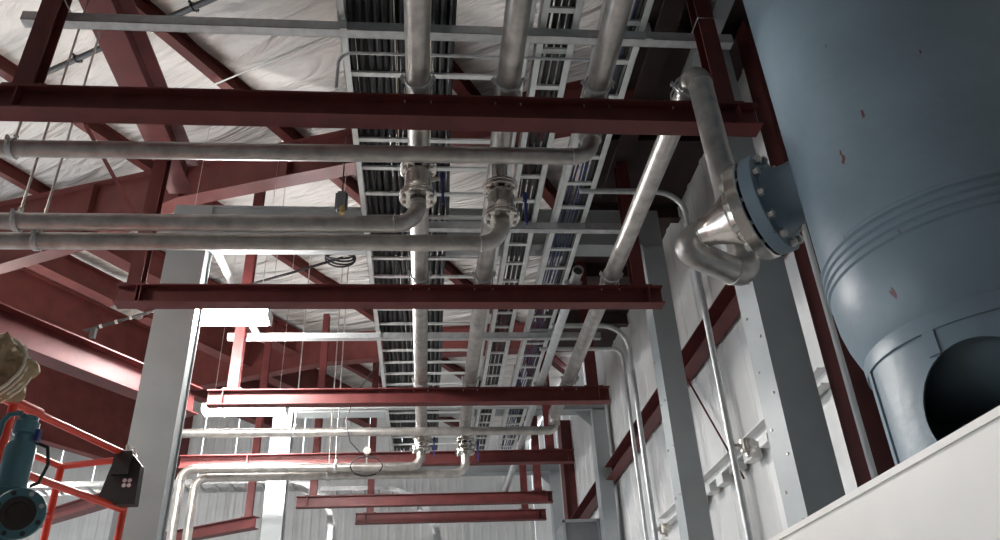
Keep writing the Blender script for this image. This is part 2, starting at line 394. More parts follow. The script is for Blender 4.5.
# ------------------------------------------------------------------ grey portal frames
def hcol(t, x, y, z0, z1, w, d, name='column', r=0.02):
    """H column: flange face width w (x), depth d (y)"""
    c = mesh(name, *join(box(x-w/2, x+w/2, y-d/2, y-d/2+0.02, z0, z1), box(x-w/2, x+w/2, y+d/2-0.02, y+d/2, z0, z1), box(x-w/2+r, x-w/2+r+0.015, y-d/2+0.02, y+d/2-0.02, z0, z1), box(x+w/2-r-0.015, x+w/2-r, y-d/2+0.02, y+d/2-0.02, z0, z1)), GREY, t)
    return c
def portal(y, xl, wl, xr, wr_, zb, zt, d, label, left=True):
    t = thing('portal_frame', label, 'portal frame', 'grey portal frames')
    if left: hcol(t, xl, y, 0, zt, wl, d, 'left_column')
    hcol(t, xr, y, 0, zt, wr_, d, 'right_column', 0.0)
    x0, x1 = xl-wl/2, xr+wr_/2
    mesh('cross_beam_web', *box(x0, x1, y-d/2+0.02, y-d/2+0.04, zb+0.02, zt), GREY, t)
    mesh('cross_beam_flange', *box(x0, x1, y-d/2, y+d/2, zb, zb+0.02), GREY, t)
    mesh('cross_beam_flange', *box(x0, x1, y-d/2, y+d/2, zt, zt+0.02), GREY, t)
    xk = xr-wr_/2
    vs = [(xk, yy, zz) if q == 0 else (xk-0.28, yy, zz) for yy in (y-0.02, y+0.02) for q, zz in ((0, zb), (1, zb), (0, zb-0.28))]
    mesh('gusset', vs, [(0, 1, 2), (5, 4, 3), (0, 3, 4, 1), (1, 4, 5, 2), (2, 5, 3, 0)], GREY, t)
    for z in (3.6, 4.1, 4.6, 5.1):
        for k in (-1, 1): hexbolt('bolt', (xr-wr_/2, y+k*d*0.3, z), (-1, 0, 0), 0.012, 0.01, ZINC, t)
    return t
portal(7.86, -2.675, 0.42, 2.66, 0.25, 6.52, 7.0, 0.26, 'grey portal frame around the rack just beyond the lamp beam')
portal(13.2, -2.42, 0.32, 3.02, 0.24, 6.48, 6.8, 0.30, 'far grey portal frame whose left column is brightly lit')
portal(18.4, -2.6, 0.32, 3.02, 0.24, 6.9, 7.2, 0.3, 'farthest grey portal frame in the right corner', left=False)
t = thing('wall_column', 'large grey column standing behind the steel nozzle bend', 'column')
hcol(t, 2.585, 5.15, 0, 6.9, 0.29, 0.32, 'column', 0.0)
for k in range(14): hexbolt('bolt', (2.44, 5.06 if k % 2 else 5.22, 2.5+0.22*k), (-1, 0, 0), 0.011, 0.01, ZINC, t)
ibeam('wall_column', (2.87, 4.96, 0), (2.87, 4.96, 7.15), 0.22, 0.34, 'dark red building column between the white wall and the tank', 'column', up=(1, 0, 0))
ibeam('wall_column', (2.98, 17.0, 0), (2.98, 17.0, 7.7), 0.4, 0.3, 'dark red building column near the far right corner', 'column', up=(1, 0, 0))
t = thing('wireway', 'grey wireway running beside the long right pipe', 'wireway')
mesh('duct', *box(2.26, 2.40, 3.6, 7.6, 6.5, 6.6), GREY, t); mesh('cover_lip', *box(2.25, 2.41, 3.6, 7.6, 6.6, 6.612), GREY, t)

# ------------------------------------------------------------------ pipes
ZP, RP, RS = 5.585, 0.084, 0.062
pA = pipe('process_pipe', [(-0.07, 2.3, ZP), (-0.07, 11.15, ZP), (-0.07, 11.15, 5.36)], RP, 0.13, STEEL, 'left of the thick steel pipes running away under the cable tray')
pB = pipe('process_pipe', [(0.57, 2.3, ZP), (0.57, 11.30, ZP), (0.57, 11.30, 5.36)], RP, 0.13, STEEL, 'second thick steel pipe running away under the cable tray')
pC = pipe('process_pipe', [(1.2, 2.0, ZP), (1.22, 4.55, ZP), (1.22, 4.55, 5.42)], RP, 0.12, STEEL, 'short thick pipe at the top bending down behind the nearest beam')
pD = pipe('process_pipe', [(1.55, 3.775, 3.94), (1.92, 3.95, 3.885), (1.885, 3.95, ZP), (1.85, 10.9, ZP), (1.85, 10.9, 5.45)], RP, [0.12, 0.15, 0.13], STEEL, 'long right pipe dropping through an elbow to the tank nozzle')
for p, x, ys in ((pA, -0.07, (4.25, 6.96, 9.65)), (pB, 0.57, (4.25, 6.96, 9.65)), (pC, 1.213, (4.25,)), (pD, 1.87, (4.25, 6.96, 9.65))):
    for y in ys:
        ubolt(p, x, y-0.02, ZP, RP); clamp(p, (x, y-0.13, ZP), (0, 1, 0), RP, w=0.025)
pF = pipe('conduit_pipe', [(1.50, 6.72, 5.56), (1.49, 14.84, 5.56)], 0.05, 0.1, GALV, 'thinner open-ended pipe between the tray and the long right pipe')
mesh('open_end', *lathe([(0.05, 0), (0.056, 0), (0.056, -0.05), (0.05, -0.05)], (1.50, 6.74, 5.56), (0, 1, 0), 16, True), GALV, pF)
mesh('bore_shade', *lathe([(0.044, -0.002), (0.044, 0.0)], (1.50, 6.718, 5.56), (0, 1, 0), 16), RUST_SHADE, pF)  # dark disc in place of the shade inside the open pipe
for y in (6.96, 9.65, 12.28): clamp(pF, (1.495, y, 5.56), (0, 1, 0), 0.05, w=0.02)
T1 = pipe('branch_pipe', [(1.22, 4.55, 5.44), (1.22, 4.55, 5.27), (-6.0, 4.55, 5.235)], RS, 0.15, STEEL, 'uppermost horizontal steel pipe crossing just below the nearest beam')
T2 = pipe('branch_pipe', [(-0.07, 4.87, 5.07), (-0.07, 4.87, 4.865), (-6.2, 4.87, 4.845)], RS, 0.17, STEEL, 'middle horizontal steel pipe from the left flanged valve')
T3 = pipe('branch_pipe', [(0.57, 5.0, 4.98), (0.57, 5.0, 4.79), (-6.3, 5.0, 4.765)], RS, 0.17, STEEL, 'lowest of the three upper crossing pipes, from the second flanged valve')
T4 = pipe('branch_pipe', [(1.85, 10.9, 5.47), (1.85, 10.9, 5.36), (-3.66, 10.9, 5.39), (-3.66, 10.9, 1.0)], RS, [0.10, 0.16], STEEL, 'upper pale pipe crossing in front of the bright column')
T5 = pipe('branch_pipe', [(-0.07, 11.15, 5.16), (-0.07, 11.15, 4.94), (-3.36, 11.15, 4.96), (-3.36, 11.15, 1.0)], RS, 0.16, STEEL, 'pale pipe from the lower left valve turning down beside the bright column')
T6 = pipe('branch_pipe', [(0.57, 11.30, 5.16), (0.57, 11.30, 4.875), (-3.20, 11.30, 4.885), (-3.20, 11.30, 1.0)], RS, 0.16, STEEL, 'inner pale pipe from the second lower valve turning down')
def rod(x, y, z0, z1, label, R=0.009):
    t = thing('hanger_rod', label, 'rod', 'threaded hanger rods')
    mesh('threaded_rod', *sweep([(x, y, z0), (x, y, z1)], R, 8), ZINC, t); hexbolt('nut', (x, y, z0+0.02), (0, 0, 1), 0.02, 0.02, ZINC, t); return t
for t, x, y, z, lab in ((T1, -2.87, 4.55, 5.25, 'hanger rod holding the clamp of the uppermost crossing pipe'), (T2, -2.87, 4.87, 4.856, 'hanger rod holding the clamp of the middle crossing pipe'), (T3, -2.77, 5.0, 4.78, 'hanger rod holding the clamp of the lowest upper crossing pipe'),
                        (T4, -1.84, 10.9, 5.38, 'bright rod hanging left of the pair, to the upper pale pipe'), (T5, -1.27, 11.15, 4.947, 'right rod of the bright pair of hanger rods'), (T6, -1.38, 11.30, 4.88, 'left rod of the bright pair of hanger rods')):
    clamp(t, (x, y, z), (1, 0, 0), RS, w=0.04); rod(x, y, z+RS+0.01, roofz(x, y)-0.06, lab)

def valve(x, y, zt, zb, label, side=1):
    """flanged wafer valve on a vertical drop"""
    t = thing('flanged_valve', label, 'valve', 'flanged valves under the long pipes')
    H = zt-zb
    mesh('neck', *lathe([(RS, 0), (RS, ZP-0.05-zt)], (x, y, zt), (0, 0, 1), 20), POLISH, t, True)
    mesh('body', *lathe([(RS, 0.03), (0.10, 0.05), (0.108, H*0.35), (0.10, H*0.5), (0.108, H*0.65), (0.10, H-0.05), (RS, H-0.03)], (x, y, zb), (0, 0, 1), 24), POLISH, t, True)
    for z in (zb-0.028, zb+0.004, zt-0.032, zt): mesh('flange', *lathe([(RS, 0), (0.135, 0), (0.14, 0.004), (0.14, 0.022), (0.135, 0.026), (RS, 0.026)], (x, y, z), (0, 0, 1), 28), POLISH, t, True)
    for zc in (zb-0.045, zt-0.045):
        for k in range(8):
            a = 2*PI*(k+0.5)/8; q = (x+0.112*math.cos(a), y+0.112*math.sin(a))
            b = mesh('stud', *sweep([(q[0], q[1], zc), (q[0], q[1], zc+0.09)], 0.009, 6), ZINC, t)
            for z in (zc+0.002, zc+0.076): hexbolt('nut', (q[0], q[1], z), (0, 0, 1), 0.017, 0.012, ZINC, b)
    zc = zb+H*0.55
    mesh('stem', *sweep([(x+0.09, y-0.02, zc), (x+0.19, y-0.04, zc)], 0.018, 10), POLISH, t, True)
    h = mesh('handle', *join(box(x+0.175, x+0.195, y-0.055, y-0.025, zc-0.24, zc+0.05), box(x+0.165, x+0.20, y-0.062, y-0.02, zc-0.02, zc+0.03)), BLUEH, t); h['label'] = 'blue lever handle'
    return t
valve(-0.07, 4.87, 5.385, 5.115, 'upper left flanged valve with blue lever hanging from the first long pipe')
valve(0.57, 5.0, 5.30, 5.03, 'upper right flanged valve hanging from the second long pipe')
valve(-0.07, 11.15, 5.40, 5.19, 'lower left small flanged valve in front of the fourth beam')
valve(0.57, 11.30, 5.36, 5.19, 'lower right small flanged valve in front of the fourth beam')

# ------------------------------------------------------------------ cable trays and cables
RUNG = {}
def tray(x0, x1, y0, y1, z, label, sp=0.42, ph=0.0):
    t = thing('cable_tray', label, 'cable tray', 'ladder trays over the pipes')
    for x, s in ((x0, 1), (x1, -1)):
        a, b = sorted((x, x+s*0.005)); c, d = sorted((x, x+s*0.055))
        mesh('side_rail', *join(box(a, b, y0, y1, z, z+0.11), box(c, d, y0, y1, z, z+0.005), box(c, d, y0, y1, z+0.105, z+0.11)), ALU, t)
    k = 0; y = y0+0.1+ph; src = None
    while y < y1:
        if src is None: src = mesh('rung', *box(x0+0.005-x0, x1-0.005-x0, -0.024, 0.024, 0, 0.022), ALU, t); ob = src
        else: ob = src.copy(); COL.objects.link(ob); ob.parent = t
        ob.location = (x0, y, z+0.02); y += sp
    return t
ZT = 6.357
tray(-0.685, 0.815, 2.7, 14.9, ZT, 'wide ladder tray on the left holding rows of black cables')
tray(0.865, 1.175, 2.7, 14.9, ZT, 'narrow middle ladder tray beside the second pipe', ph=0.1)
tray(1.35, 1.71, 2.7, 14.9, ZT, 'right ladder tray holding thin blue cables', ph=0.2)
def cable(x, z, R, m, label, group, y0=2.5, y1=15.0, amp=0.012, name='power_cable'):
    pts = []; ph = random.random()*6; n = 26
    for i in range(n+1):
        y = y0+(y1-y0)*i/n; pts.append((x+amp*math.sin(y*1.7+ph)+random.uniform(-amp, amp)*0.4, y, z+0.5*amp*math.sin(y*2.3+ph)))
    return tag(mesh(name, *sweep(pts, R, 7), m, None, True), label, 'cable', group)
ORD = 'first second third fourth fifth sixth seventh eighth ninth tenth eleventh twelfth thirteenth'.split()
for i in range(13): cable(-0.60+i*0.066, ZT+0.075, 0.027, DARK, '%s black cable from the left rail, bottom row of the wide tray' % ORD[i], 'black cables in the wide tray')
for i in range(12): cable(-0.565+i*0.066, ZT+0.127, 0.027, DARK, '%s black cable from the left, upper row of the wide tray' % ORD[i], 'upper black cables in the wide tray')
for i in range(4): cable(0.925+i*0.06, ZT+0.07, 0.024, DARK, '%s black cable from the left in the narrow middle tray' % ORD[i], 'black cables in the middle tray', amp=0.006)
for i in range(6): cable(1.42+i*0.033, ZT+0.06, 0.010, BLUEC, '%s thin blue cable from the left in the right ladder tray' % ORD[i], 'blue cables in the right tray', amp=0.012, name='data_cable')
for i in range(3): cable(1.61+i*0.03, ZT+0.06, 0.013, DARK, '%s thin black cable right of the blue cables in the right tray' % ORD[i], 'thin black cables in the right tray', amp=0.008, name='data_cable')
for x, lab in ((-0.26, 'pale thin wire hanging in the left of the wide tray'), (0.02, 'pale thin wire hanging in the middle of the wide tray')):
    cable(x, ZT+0.043, 0.005, ROPE, lab, None, y0=3.0, y1=6.0, amp=0.006, name='thin_wire')

# conduits
def conduit(pts, R, label, fil=0.25, m=GALV): return pipe('conduit', pts, R, fil, m, label, 'conduit', weld=False, n=12)
conduit([(1.32, 4.62, 6.335), (-0.705, 4.62, 6.335), (-0.705, 4.62, 5.95)], 0.013, 'thin conduit crossing under the tray just above the nearest beam', 0.12)
conduit([(1.55, 6.45, 6.36), (2.62, 6.45, 6.36), (2.62, 6.45, 2.0)], 0.030, 'conduit bending down from the tray past the nozzle bend', 0.28)
c2 = conduit([(1.55, 8.75, 5.97), (2.50, 8.75, 5.97), (2.50, 8.75, 2.2)], 0.032, 'upper conduit bending down behind the right end of the third beam', 0.32)
conduit([(1.45, 9.2, 5.86), (2.52, 9.2, 5.86), (2.52, 9.2, 2.2)], 0.026, 'lower conduit bending down behind the right end of the third beam', 0.12)
conduit([(2.85, 4.80, 2.0), (2.85, 4.80, 5.2)], 0.022, 'thin white conduit on the red column beside the tank', m=WHITE)
t = tag(mesh('downpipe', *prism(rect(0.11, 0.09), (3.10, 6.42, 1.0), (3.10, 6.42, 6.4), (1, 0, 0)), WHITE), 'white square downpipe on the wall left of the grey column', 'downpipe')
t = tag(mesh('downpipe', *prism(rect(0.05, 0.05), (3.12, 6.12, 1.0), (3.12, 6.12, 6.4), (1, 0, 0)), WHITE), 'slim white square pipe next to the wider downpipe', 'downpipe')
def jbox(p, s, label):
    t = thing('junction_box', label, 'junction box'); x, y, z = p
    mesh('body', *lathe([(s*0.6, 0), (s, 0.01), (s, s*1.7), (s*0.9, s*1.8)], (x, y, z), (0, 0, 1), 16), ZINC, t, True)
    mesh('cover', *lathe([(s*0.75, 0), (s*0.75, 0.02), (s*0.6, 0.03)], (x+s*0.15, y-s*0.95, z+s*0.9), (0.15, -1, 0), 16), ZINC, t, True)
    mesh('hub', *sweep([(x-s, y, z+s*0.9), (x-s*1.85, y, z+s*0.9)], s*0.4, 10), ZINC, t, True); mesh('hub', *sweep([(x, y, z), (x, y, z-s*0.5)], s*0.45, 10), ZINC, t, True)
jbox((2.76, 6.45, 3.60), 0.065, 'silver round junction box on the conduit beside the grey column')
jbox((2.62, 8.75, 3.42), 0.06, 'silver junction box on the farther conduit near the bottom')
tag(mesh('brace_rod', *sweep([(XW-0.1, 9.3, 6.05), (XW-0.1, 7.6, 3.7)], 0.012, 8), RED), 'thin dark red diagonal rod across the white wall', 'rod')

# ------------------------------------------------------------------ blue tank, nozzle and reducer
TC, TR = Vector((2.40, 2.83, 0)), 0.60
tk = thing('pressure_vessel', 'large blue grey vertical tank on a skirt at the right', 'tank')
prof = []
for k in range(13):
    a = PI/2*k/12; prof.append((TR*math.sin(a), 3.2-0.6*math.cos(a)))
prof += [(TR, 3.25)]
for z in (3.255, 3.295, 3.335, 3.375): prof += [(TR, z), (TR+0.010, z+0.008), (TR+0.010, z+0.022), (TR, z+0.032)]
prof += [(TR, 6.2)]
for k in range(1, 11):
    a = PI/2*k/10; prof.append((TR*math.cos(a), 6.2+0.35*math.sin(a)))
mesh('shell', *lathe(prof, TC, (0, 0, 1), 96), TANK, tk, True)
# skirt with a round access hole, cut with a boolean
RK = 0.53; hd = Vector((-0.78, -0.62, 0)).normalized(); hc = TC+hd*RK+Vector((0, 0, 2.555))
sk = mesh('skirt', *lathe([(RK, 0), (RK, 2.93), (RK-0.014, 2.93), (RK-0.014, 0)], TC, (0, 0, 1), 128, True), TANK, tk, True)
cut = mesh('cutter', *lathe([(0.235, -0.2), (0.235, 0.2)], hc, hd, 64), TANK)
md = sk.modifiers.new('cut', 'BOOLEAN'); md.object = cut; md.operation = 'DIFFERENCE'; md.solver = 'EXACT'
bpy.context.view_layer.update(); dg = bpy.context.evaluated_depsgraph_get()
me = bpy.data.meshes.new_from_object(sk.evaluated_get(dg)); sk.modifiers.clear(); sk.data = me
bpy.data.objects.remove(cut)
for p in me.polygons: p.use_smooth = True
me.set_sharp_from_angle(angle=math.radians(30))
mesh('skirt_band', *lathe([(RK-0.002, 2.865), (RK+0.010, 2.868), (RK+0.012, 2.925), (RK+0.004, 2.945), (RK-0.002, 2.945)], TC, (0, 0, 1), 128, True), TANK, tk, True)
th0 = math.atan2(hd.y, hd.x)
for k in range(8):
    a0 = th0-0.22-k*PI/4; vs, fs = [], []
    zb_ = 2.77 if k == 0 else 2.2
    for i in range(5):
        a = a0+(i-2)*0.022
        for r in (RK-0.002, RK+0.009):
            for z in (zb_, 2.868): vs.append((TC.x+r*math.cos(a), TC.y+r*math.sin(a), z))
    for i in range(4):
        b = i*4
        for q in ((0, 1, 5, 4), (2, 6, 7, 3), (0, 4, 6, 2), (1, 3, 7, 5)): fs.append(tuple(b+c for c in q))
    fs += [(0, 2, 3, 1), (16, 17, 19, 18)]
    mesh('skirt_strap', vs, fs, TANK, tk)
mesh('base_ring', *lathe([(RK-0.05, 0), (RK+0.1, 0), (RK+0.1, 0.03), (RK-0.05, 0.03)], TC, (0, 0, 1), 64, True), TANK, tk, True)
na = Vector((-0.69, 0.724, 0)).normalized(); nz = TC+Vector((0, 0, 4.035))-na*0.05
def along(s): return nz+na*s
mesh('nozzle', *lathe([(0.17, 0.52), (0.17, 0.73), (0.185, 0.76), (0.205, 0.80)], nz, na, 40), TANK, tk, True)
FR = 0.285
fl = mesh('nozzle_flange', *lathe([(0.2, 0.795), (FR-0.006, 0.795), (FR, 0.80), (FR, 0.868), (FR-0.004, 0.872), (0.2, 0.872)], nz, na, 64), TANK, tk, True)
rd = thing('reducer', 'polished steel weld-neck flange and reducer bolted to the tank nozzle', 'reducer')
mesh('gasket', *lathe([(0.235, 0.873), (0.235, 0.888)], nz, na, 48), DARK, rd)
mesh('flange', *lathe([(0.2, 0.889), (FR-0.006, 0.889), (FR, 0.894), (FR, 0.955), (FR-0.006, 0.96), (0.20, 0.96)], nz, na, 64), POLISH, rd, True)
mesh('cone', *lathe([(0.19, 0.955), (0.175, 0.985), (0.168, 1.02), (0.15, 1.06), (0.12, 1.12), (0.098, 1.17), (0.086, 1.21), (0.084, 1.25)], nz, na, 40), POLISH, rd, True)
mesh('weld_bead', *lathe([(0.168, 1.012), (0.174, 1.018), (0.174, 1.026), (0.165, 1.03)], nz, na, 40), POLISH, rd, True)
e0, e1 = along(1.24), V(1.55, 3.775, 3.94)
c0 = along(1.39); d1 = (V(1.92, 3.95, 3.885)-e1).normalized()
arc = []
q0, q1, q2, q3 = e0, along(1.33), e1-d1*0.10, e1+d1*0.01
for k in range(13):
    t_ = k/12; arc.append(q0*(1-t_)**3+q1*3*t_*(1-t_)**2+q2*3*t_**2*(1-t_)+q3*t_**3)
mesh('elbow', *sweep(arc, 0.084, 22), STEEL, rd, True)
mesh('weld_bead', *lathe([(0.084, -0.006), (0.089, -0.003), (0.089, 0.003), (0.084, 0.006)], e0, na, 22), POLISH, rd, True)
s_, u_2 = frame(na, Vector((0, 0, 1)))
for k in range(12):
    a = 2*PI*(k+0.5)/12; o = (s_*math.cos(a)+u_2*math.sin(a))*0.247
    st = mesh('stud', *sweep([along(0.762)+o, along(0.995)+o], 0.012, 8), ZINC, rd)
    for s0 in (0.768, 0.961): hexbolt('nut', along(s0)+o, na, 0.025, 0.028, ZINC, st)

# cream machine side in front of the tank
t = thing('machine_casing', 'cream painted machine casing filling the lower right corner', 'machine')
mesh('side_panel', *box(1.30, 1.315, 0.75, 7.5, 0, 2.185), CREAM, t); mesh('top_rim', *box(1.293, 1.36, 0.75, 7.5, 2.176, 2.196), CREAM, t)
mesh('back_panel', *box(1.345, 1.36, 0.75, 7.5, 0, 2.176), CREAM, t); mesh('end_panel', *box(1.315, 1.345, 7.48, 7.5, 0, 2.176), CREAM, t); mesh('end_panel', *box(1.315, 1.345, 0.75, 0.77, 0, 2.176), CREAM, t)

# grey heater box low at the right
t = thing('heater_unit', 'dark grey metal box low beside the far red column', 'heater')
mesh('casing', *box(2.30, 2.93, 13.45, 14.3, 4.0, 4.66), PLASTIC, t); mesh('front_frame', *join(box(2.28, 2.33, 13.42, 13.45, 4.0, 4.67), box(2.89, 2.94, 13.42, 13.45, 4.0, 4.67), box(2.28, 2.94, 13.42, 13.45, 4.63, 4.68)), GREY, t)
mesh('stand', *join(box(2.34, 2.40, 13.5, 13.56, 0, 4.0), box(2.83, 2.89, 13.5, 13.56, 0, 4.0), box(2.34, 2.40, 14.2, 14.26, 0, 4.0), box(2.83, 2.89, 14.2, 14.26, 0, 4.0)), GREY, t)

# ------------------------------------------------------------------ linear LED fixtures
def lamp(x, y, z, L, label, wires=True, ax=(1, 0), hw=0.03, led=None):
    t = thing('linear_lamp', label, 'lamp', 'linear LED fixtures'); ux, uy = ax; px, py = -uy, ux
    def bx(l0, l1, w0, w1, z0, z1):
        vs, fs = box(l0, l1, w0, w1, z0, z1); return [(x+a*ux+b*px, y+a*uy+b*py, c) for a, b, c in vs], fs
    mesh('housing', *bx(-L/2, L/2, -hw, hw, z+0.065, z+0.10), WHITE, t)
    for k in (-1, 1): mesh('diffuser', *bx(-L/2+0.02, L/2-0.02, k*0.065-0.05, k*0.065+0.05, z-0.03, z+0.065), led or LEDM, t)
    for k in (-1, 1): mesh('end_cap', *bx(k*(L/2+0.008)-0.008, k*(L/2+0.008)+0.008, -0.13, 0.13, z-0.035, z+0.10), WHITE, t)
    if wires:
        for k in (-1, 1):
            a, b = x+k*L*0.4*ux, y+k*L*0.4*uy; mesh('wire', *sweep([(a, b, z+0.10), (a, b, roofz(a, b)-0.05)], 0.004, 6), ZINC, t)
    return t
lamp(-2.48, 8.6, 5.99, 1.22, 'glowing linear lamp hanging behind the left grey column', hw=0.125)
lamp(-5.6, 4.95, 6.4, 1.22, 'linear lamp hanging outside the left edge of the picture', led=LEDM2, hw=0.125)
lamp(-2.75, 11.75, 6.02, 1.22, 'second glowing lamp mostly hidden behind the third beam', hw=0.125)
lamp(-8.5, 13.5, 7.0, 1.22, 'added linear lamp out of view in the far left bay', led=LEDM2)  # extra fixture out of frame, added for more light from the left

# ------------------------------------------------------------------ roof-level lines
tag(mesh('sway_rod', *sweep([roofp(7.2, 4.97, 0.30), roofp(3.2, 4.5, 0.30)], 0.011, 8), ZINC), 'pale bracing rod slanting under the roof at the top left', 'rod')
tag(mesh('sway_rod', *sweep([roofp(6.0, 5.5, 0.30), roofp(3.6, 5.32, 0.30)], 0.011, 8), ZINC), 'short pale bracing rod beside the tray under the roof', 'rod')
t = thing('sprinkler_pipe', 'black sprinkler pipe under the roof at the top left', 'pipe')
mesh('pipe_section', *sweep([roofp(10.5, 4.1, 0.35), roofp(3.6, 3.62, 0.35)], 0.035, 12), BLACKP, t, True)
for u in (5.2, 7.3): clamp(t, roofp(u, 4.1-(10.5-u)*0.07, 0.35), roofp(1, -0.07)-roofp(0, 0), 0.035, BLACKP, 0.03)
tag(mesh('brace_bar', *prism(rect(0.05, 0.006), (-4.54, 8.5, 8.84), (-3.55, 8.5, 7.25), (0, 1, 0)), RED), 'thin dark diagonal bar behind the upper left pipes', 'brace')
t = thing('black_cable_run', 'black cable run with clips slanting behind the left grey column', 'cable')
mesh('cable', *sweep([(-4.14, 9.0, 6.03), (-3.35, 9.0, 6.31), (-1.75, 9.0, 6.86), (-1.1, 9.0, 7.1)], 0.018, 10), BLACKP, t, True)
for x in (-3.95, -3.78, -3.62): mesh('clip', *lathe([(0.026, -0.015), (0.026, 0.015)], (x, 9.0, 6.03+(x+4.14)*0.352), (0.94, 0, 0.34), 10), ZINC, t)
for x in (-3.62, -1.95): mesh('hanger_wire', *sweep([(x, 9.0, 6.03+(x+4.14)*0.35), (x, 9.0, roofz(x, 9.0)-0.06)], 0.004, 6), ZINC, t)
mesh('drop', *box(-4.05, -3.99, 8.97, 9.03, 5.94, 6.07), BLACKP, t)
t = thing('cable_coil', 'coiled black cable hanging above the lamp beam beside the tray', 'cable')
for k in range(4):
    pts = [(-1.14+(0.16+0.012*k)*math.cos(a*PI/9), 9.0+0.05*math.sin(a*PI/9+k)+0.02*k, 7.12+(0.07+0.01*k)*math.sin(a*PI/9)) for a in range(19)]
    mesh('loop', *sweep(pts, 0.013, 8), BLACKP, t, True)
mesh('hanger_wire', *sweep([(-1.14, 9.0, 7.18), (-1.14, 9.0, roofz(-1.14, 9)-0.06)], 0.004, 6), ZINC, t)
t = thing('pendant_switch', 'small grey box hanging on a cord left of the cable tray', 'switch')
bm = bmesh.new(); bmesh.ops.create_cube(bm, size=1); bmesh.ops.scale(bm, vec=(0.11, 0.06, 0.22), verts=bm.verts); bmesh.ops.bevel(bm, geom=bm.edges[:]+bm.verts[:], offset=0.02, segments=3, affect='EDGES')
me = bpy.data.meshes.new('case'); bm.to_mesh(me); bm.free(); me.materials.append(PLASTIC); ob = bpy.data.objects.new('case', me); ob.location = (-0.755, 5.8, 5.72); link(ob, t)
mesh('cord', *sweep([(-0.755, 5.8, 5.83), (-0.755, 5.8, roofz(-0.755, 5.8)-0.05)], 0.006, 8), BLACKP, t); mesh('button', *lathe([(0.022, 0), (0.022, 0.07), (0.012, 0.08)], (-0.74, 5.765, 5.57), (0, 0, 1), 12), BRASS, t, True)
t = tag(mesh('brace_tube', *sweep([(-2.42, 7.97, 6.56), (-2.22, 9.74, 6.28)], 0.045, 12), WHITE, None, True), 'pale diagonal tube rising behind the glowing lamp', 'brace')

# ------------------------------------------------------------------ far ladder trays that bend down
def bend_tray(path, y0, y1, label):
    t = thing('bent_tray', label, 'cable tray', 'bending ladder trays at the far end')
    pts = [V(p) for p in path]
    for y in (y0, y1): 
        q = [Vector((p.x, y, p.z)) for p in pts]; vs, fs = [], []
        for i, p in enumerate(q):
            d = (q[min(i+1, len(q)-1)]-q[max(i-1, 0)]).normalized(); nn = Vector((-d.z, 0, d.x))
            for a in (-0.05, 0.05):
                for b in (-0.012, 0.012): vs.append(p+nn*a+Vector((0, b, 0)))
        for i in range(len(q)-1):
            a = i*4
            for f in ((0, 1, 5, 4), (2, 6, 7, 3), (0, 4, 6, 2), (1, 3, 7, 5)): fs.append(tuple(a+c for c in f))
        mesh('side_rail', vs, fs, GALV, t)
    acc = 0.0
    for i in range(1, len(pts)):
        seg = (pts[i]-pts[i-1]).length; s = 0.0
        while acc+seg-s > 0.3:
            s += 0.3-acc if acc else 0.3; acc = 0.0
            if s > seg: break
            p = pts[i-1].lerp(pts[i], s/seg)
            mesh('rung', *box(p.x-0.02, p.x+0.02, y0, y1, p.z-0.02, p.z+0.02), GALV, t)
        acc = max(0.0, seg-s)
    return t
def bend(x0, xc, z, R, zb): return [(x0, 0, z)]+[(xc+R*math.sin(a*PI/20), 0, z-R+R*math.cos(a*PI/20)) for a in range(11)]+[(xc+R, 0, zb)]
bend_tray(bend(-9.5, -2.7, 6.05, 0.9, 3.5), 15.6, 16.2, 'ladder tray curving down left of the lowest short beams')
bend_tray(bend(-2.2, -1.0, 6.25, 1.3, 3.5), 17.0, 17.6, 'ladder tray curving down behind the short red beams')

# black gauge cable and gauge near the lower valves
t = thing('pressure_gauge', 'small round gauge with black loop of hose on the lower pale pipe', 'gauge')
mesh('dial', *lathe([(0.055, 0), (0.055, 0.03)], (-0.83, 11.06, 5.15), (0, -1, 0), 20), ZINC, t, True); mesh('stem', *sweep([(-0.83, 11.06, 5.10), (-0.83, 11.12, 4.98)], 0.012, 8), ZINC, t)
mesh('hose', *sweep([(-0.83+0.22*math.cos(a*PI/10-0.6), 11.02, 4.92+0.14*math.sin(a*PI/10-0.6)) for a in range(20)], 0.011, 8), BLACKP, t, True)
tag(mesh('thin_hose', *sweep([(-0.69, 10.75, 6.37), (-1.0, 10.75, 5.9), (-1.12, 10.75, 5.5), (-1.05, 10.8, 5.2), (-0.9, 10.9, 5.06)], 0.007, 8), BLACKP, None, True), 'thin dark hose looping down to the gauge', 'hose')

# ------------------------------------------------------------------ lift basket, tarp, tool bag, relief valve at the lower left
t = thing('lift_basket', 'orange red tubular railing of a work lift at the lower left', 'lift')
def rail(name, pts, R=0.026): return mesh(name, *sweep(pts, R, 10), ORANGE, t, True)
TR0, TR1, TR2, TR3 = (-3.06, 3.9, 3.6), (-2.29, 6.32, 3.6), (-2.90, 6.50, 3.6), (-3.67, 4.08, 3.6)
rail('top_rail', [TR0, TR1]); rail('top_rail', [TR1, TR2]); rail('top_rail', [TR2, TR3])
dn = lambda p, d: (p[0], p[1], p[2]-d)
rail('mid_rail', [dn(TR0, 0.4), dn(TR1, 0.4)]); rail('mid_rail', [dn(TR2, 0.4), dn(TR3, 0.4)])
for p in (TR0, TR1, TR2, TR3, (-2.67, 5.11, 3.6)): rail('post', [p, dn(p, 1.1)], 0.028)
mesh('sleeve', *sweep([(-2.72, 4.95, 3.605), (-2.60, 5.33, 3.605)], 0.036, 10), ORANGE, t, True)
